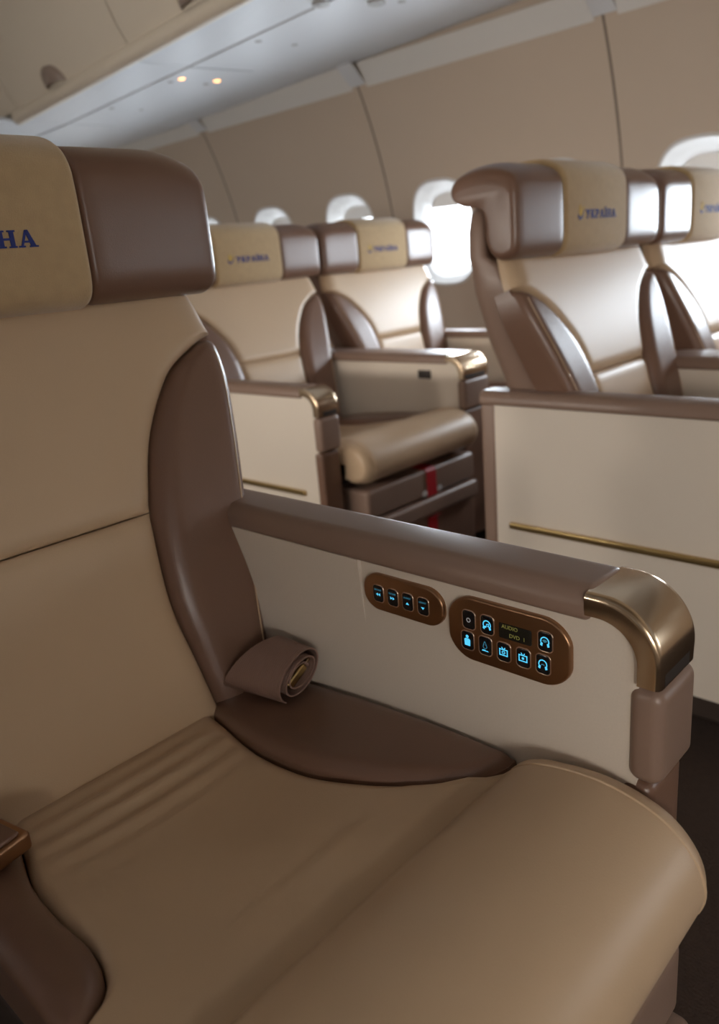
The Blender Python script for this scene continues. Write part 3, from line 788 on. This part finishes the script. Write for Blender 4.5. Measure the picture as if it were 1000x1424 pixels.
def build_seat(x, y, label, arms, group, legrest_straps=False, controls=False, wide=1.):
    st = empty('airline_seat', (x, y, 0), label, 'seat', group)
    C_ = cached
    obj('backrest_shell', C_('shell', shell_mesh), st)
    ub = lambda sg: (lambda s: sg*(sm(sg, s)-.0008) if s < .428 else sg*outer(s))
    obj('lower_back_cushion', C_('lowb', lambda: pillow('lower_back_cushion', PB, -.03, .2365, ub(-1), ub(1), 'cream_leather', rs=(.02, .022), ry=(.022, .022), puff=.011, depth=.03, nu=40, nv=40, extra=wrinkle_back)), st)
    obj('upper_back_cushion', C_('upb', lambda: pillow('upper_back_cushion', PB, .2375, .495, ub(-1), ub(1), 'cream_leather', rs=(.022, .02), ry=(lambda s: .024 if s < .40 else .024+.02*min(1, (s-.4)/.04),)*2, puff=lambda s: .011 if s < .40 else .011+.014*min(1, (s-.4)/.04), depth=.026, nu=60, nv=50, extra=back_h)), st)
    bol_ex = lambda s, y_: back_h(s, y_)+.012*math.sin(math.pi*min(max((s+.03)/.45, 0), 1))**.7
    for sg in (1, -1):
        key = ('bol', sg)
        obj('side_bolster', C_(key, lambda: flipy(lambda: pillow('side_bolster', PB, -.03, .430, lambda s: sm(sg, s)+.0008, lambda s: max(outer(s), sm(sg, s)+.002), 'brown_leather', rs=(.02, .02), ry=(.03, .026), puff=.024, depth=.05, nu=60, nv=24, extra=bol_ex), sg)), st)
        obj('headrest_pad', C_(('hp', sg), lambda: flipy(lambda: headrest_pad_mesh(), sg)), st)
        # stitched seam line along the bolster's outer edge
        pts = [PB(s, outer(s)-.0145, bol_ex(s, outer(s))-.0030) for s in [.02+.385*i/40 for i in range(41)]]
        obj('stitching', C_(('st', sg), lambda: flipy(lambda: tube('stitching', pts, .0009, 'cream_leather', 6), sg)), st)
    cov = obj('headrest_cover', C_('cov', lambda: extrude_profile('headrest_cover', offset_profile(HPS, .003), -.1305, .1305, .008, .008, 'tan_cloth', seg=4)), st)
    obj('lettering', C_('let', lettering_mesh), cov); obj('emblem', C_('emb', emblem_mesh), cov)
    sc_ = obj('seat_cushion', C_('cush', seat_cushion_mesh), st)
    for sg in (1, -1):                           # welt that closes each end of the front roll
        ss = [S_CR+.012+(CPL[-1]-.03-S_CR-.012)*i/50 for i in range(51)]
        obj('piping', C_(('pipe', sg), lambda: tube('piping', [PC(s_, sg*.180, seat_extra(s_, sg*.180)-.0006) for s_ in ss], .0016, 'cream_leather', 6)), sc_)
    for sg in (1, -1): obj('cushion_side_pad', C_(('csp', sg), lambda: side_pad_mesh(sg)), st)
    obj('seat_base', C_('base', lambda: rounded_box('seat_base', -.25, .30, -.200, .200, 0.005, .372, .01, 'dark_frame')), st)
    lr = obj('leg_rest', C_('leg', lambda: rounded_box('leg_rest', .302, .420, -.196, .196, .288, .366, .012, 'grey_brown_leather')), st)
    obj('lower_leg_rest', C_('lip', lambda: rounded_box('lower_leg_rest', .302, .432, -.196, .196, .235, .284, .010, 'grey_brown_leather')), st)
    obj('foot_panel', C_('foot', lambda: rounded_box('foot_panel', .302, .415, -.196, .196, .06, .231, .010, 'brown_leather')), st)
    if legrest_straps:
        def strap():
            P = [(.352, .3675), (.414, .3668), (.4215, .360), (.4215, .288)]
            return ribbon('red_strap', [(x_, .020, z_) for x_, z_ in P], (0, 1, 0), .034, .0015, 'red_strap')
        obj('red_strap', C_('strap', strap), lr)
        obj('red_strap', C_('strap2', lambda: ribbon('red_strap', [(.4335, .020, .233), (.418, .020, .226), (.417, .020, .14)], (0, 1, 0), .034, .0015, 'red_strap')), lr)
        for dy in (-.006, .05):
            obj('strap_snap', C_(('snap', dy), lambda: disc('strap_snap', (.4195, dy+.0, .300), (1, 0, 0), .009, .003, 'white_plastic')), lr)
    for (sg, w, bar, dx, dy, dz) in arms: armrest(st, sg, w, bar=bar, dx=dx, dy=dy, dz=dz)
    if wide != 1:
        for ch in st.children:
            if ch.name.split('.')[0] in ('seat_cushion', 'cushion_side_pad', 'leg_rest', 'lower_leg_rest', 'foot_panel', 'seat_base'): ch.scale.y = wide
    if controls: control_panels(st)
    return st
def ribbon(name, pts, wdir, width, thick, m):
    """flat strap along pts, width along wdir"""
    w = Vector(wdir).normalized(); pts = [Vector(p) for p in pts]; V = []; Fc = []
    for i, p in enumerate(pts):
        d = (pts[min(i+1, len(pts)-1)]-pts[max(i-1, 0)]).normalized(); nn = w.cross(d).normalized()
        for (a_, b_) in ((-.5, 0), (.5, 0), (.5, 1), (-.5, 1)): V.append(p+w*width*a_-nn*thick*b_*(1))
    for i in range(len(pts)-1):
        for k in range(4): Fc.append((i*4+k, i*4+(k+1) % 4, (i+1)*4+(k+1) % 4, (i+1)*4+k))
    Fc += [(0, 1, 2, 3), tuple(len(pts)*4-4+k for k in (3, 2, 1, 0))]
    return mesh(name, V, Fc, m, auto=40)

NEAR = (-.60, .319)
GR = 'leather airline seats'
near = build_seat(*NEAR, 'tan and brown leather seat with two bronze control panels inside its armrest', [(1, .06, True, 0, 0, 0)], GR, controls=True)
near2 = build_seat(NEAR[0], NEAR[1]-.62, 'unseen tan and brown leather window seat next to the one with control panels', [(-1, .06, False, 0, 0, 0)], GR)  # unseen neighbour of the pair, added to shade the near cushion
A1 = build_seat(-1.735, 1.60, 'cream leather seat with red straps on its leg rest and armrests on both sides', [(-1, .06, True, -.025, .050, -.004), (1, .115, False, -.005, .040, -.004)], GR, legrest_straps=True, wide=1.19)
A2 = build_seat(-1.735, 2.22, 'cream leather seat by the window beside the seat with red straps', [(1, .06, False, -.03, .02, -.004)], GR)
for q in (A1, A2):                     # this pair stands a little lower; its base still meets the floor
    q.location.z = -.018
    for ch in q.children:
        if ch.name.split('.')[0] in ('seat_base', 'foot_panel'): ch.location.z = .018
B1 = build_seat(-.58, 1.57, 'cream leather seat behind the long aisle side panel with brass bar', [(-1, .06, True, 0, .01, -.006), (1, .13, False, .05, .01, -.006)], GR)
B2 = build_seat(-.58, 2.19, 'window seat beside the seat with the long brass barred side panel', [(1, .06, False, 0, 0, 0)], GR)
# dark headphone socket under the wide armrest of the rear pair
obj('socket', rounded_box('socket', .215, .262, AY0+.034, AY0+.042, .570, .595, .003, 'dark_plastic'), A1)

# ------------------------------------------------------------------ seat belts of the near seat
def belt_roll():
    b_ = empty('seat_belt', (NEAR[0], NEAR[1], 0), 'brown seat belt rolled up with its buckle inside, on the seat by the armrest', 'seat belt')
    cy, cz = .171, .481; th = R(30); turns = 2.6; n = 110
    V = []; Fc = []; t_w = .0016
    def ov(u, off):
        ang = R(200)-u*2*math.pi*turns; k = 1-.24*u*turns
        la, lb = .037*k+off, .024*k+off
        y = la*math.cos(ang); z = lb*math.sin(ang)
        return cy+y*math.cos(th)-z*math.sin(th), cz+y*math.sin(th)+z*math.cos(th), ang
    for i in range(n+1):
        u = i/n
        yo, zo, ang = ov(u, 0); yi, zi, _ = ov(u, -t_w)
        fl = max(0, 1-u*turns/.42)
        xb = -.052-.040*fl; xf = .004-.002*math.sin(9*u)
        V += [(xb, yo-.012*fl, zo-.004*fl), (xf, yo, zo), (xf, yi, zi), (xb, yi-.012*fl, zi-.004*fl)]
    for i in range(n):
        for k in range(4): Fc.append((i*4+k, i*4+(k+1) % 4, (i+1)*4+(k+1) % 4, (i+1)*4+k))
    Fc += [(0, 1, 2, 3), (n*4+3, n*4+2, n*4+1, n*4)]
    obj('webbing', mesh('webbing', V, Fc, 'webbing', auto=50), b_)
    def tf(p):
        y, z = p[1], p[2]; return (p[0], cy+y*math.cos(th)-z*math.sin(th), cz+y*math.sin(th)+z*math.cos(th))
    obj('buckle', rounded_box('buckle', -.040, .0015, -.020, .012, -.0065, .0045, .003, 'brass', tf=tf), b_)
    obj('buckle_tongue', rounded_box('buckle_tongue', -.030, .0005, .010, .021, -.002, .002, .001, 'champagne_metal', tf=tf), b_)
belt_roll()
def belt_left():
    b_ = empty('seat_belt_buckle', (NEAR[0], NEAR[1], 0), 'bronze seat belt buckle lying at the seat corner below the backrest', 'belt buckle')
    rot = Matrix.Rotation(R(12), 4, 'Z')
    def tf(p):
        v = rot @ Vector(p); return (v.x-.020, v.y-.168, v.z+.466)
    obj('buckle', rounded_box('buckle', -.021, .021, -.03, .028, -.010, .008, .004, 'bronze', tf=tf), b_)
    obj('buckle_flap', rounded_box('buckle_flap', -.018, .018, -.028, .020, .0075, .012, .002, 'brown_leather', tf=tf), b_)
    obj('webbing', ribbon('webbing', [(-.02, -.19, .455), (-.06, -.185, .452), (-.10, -.18, .44)], (0, 1, 0), .045, .002, 'webbing'), b_)
belt_left()
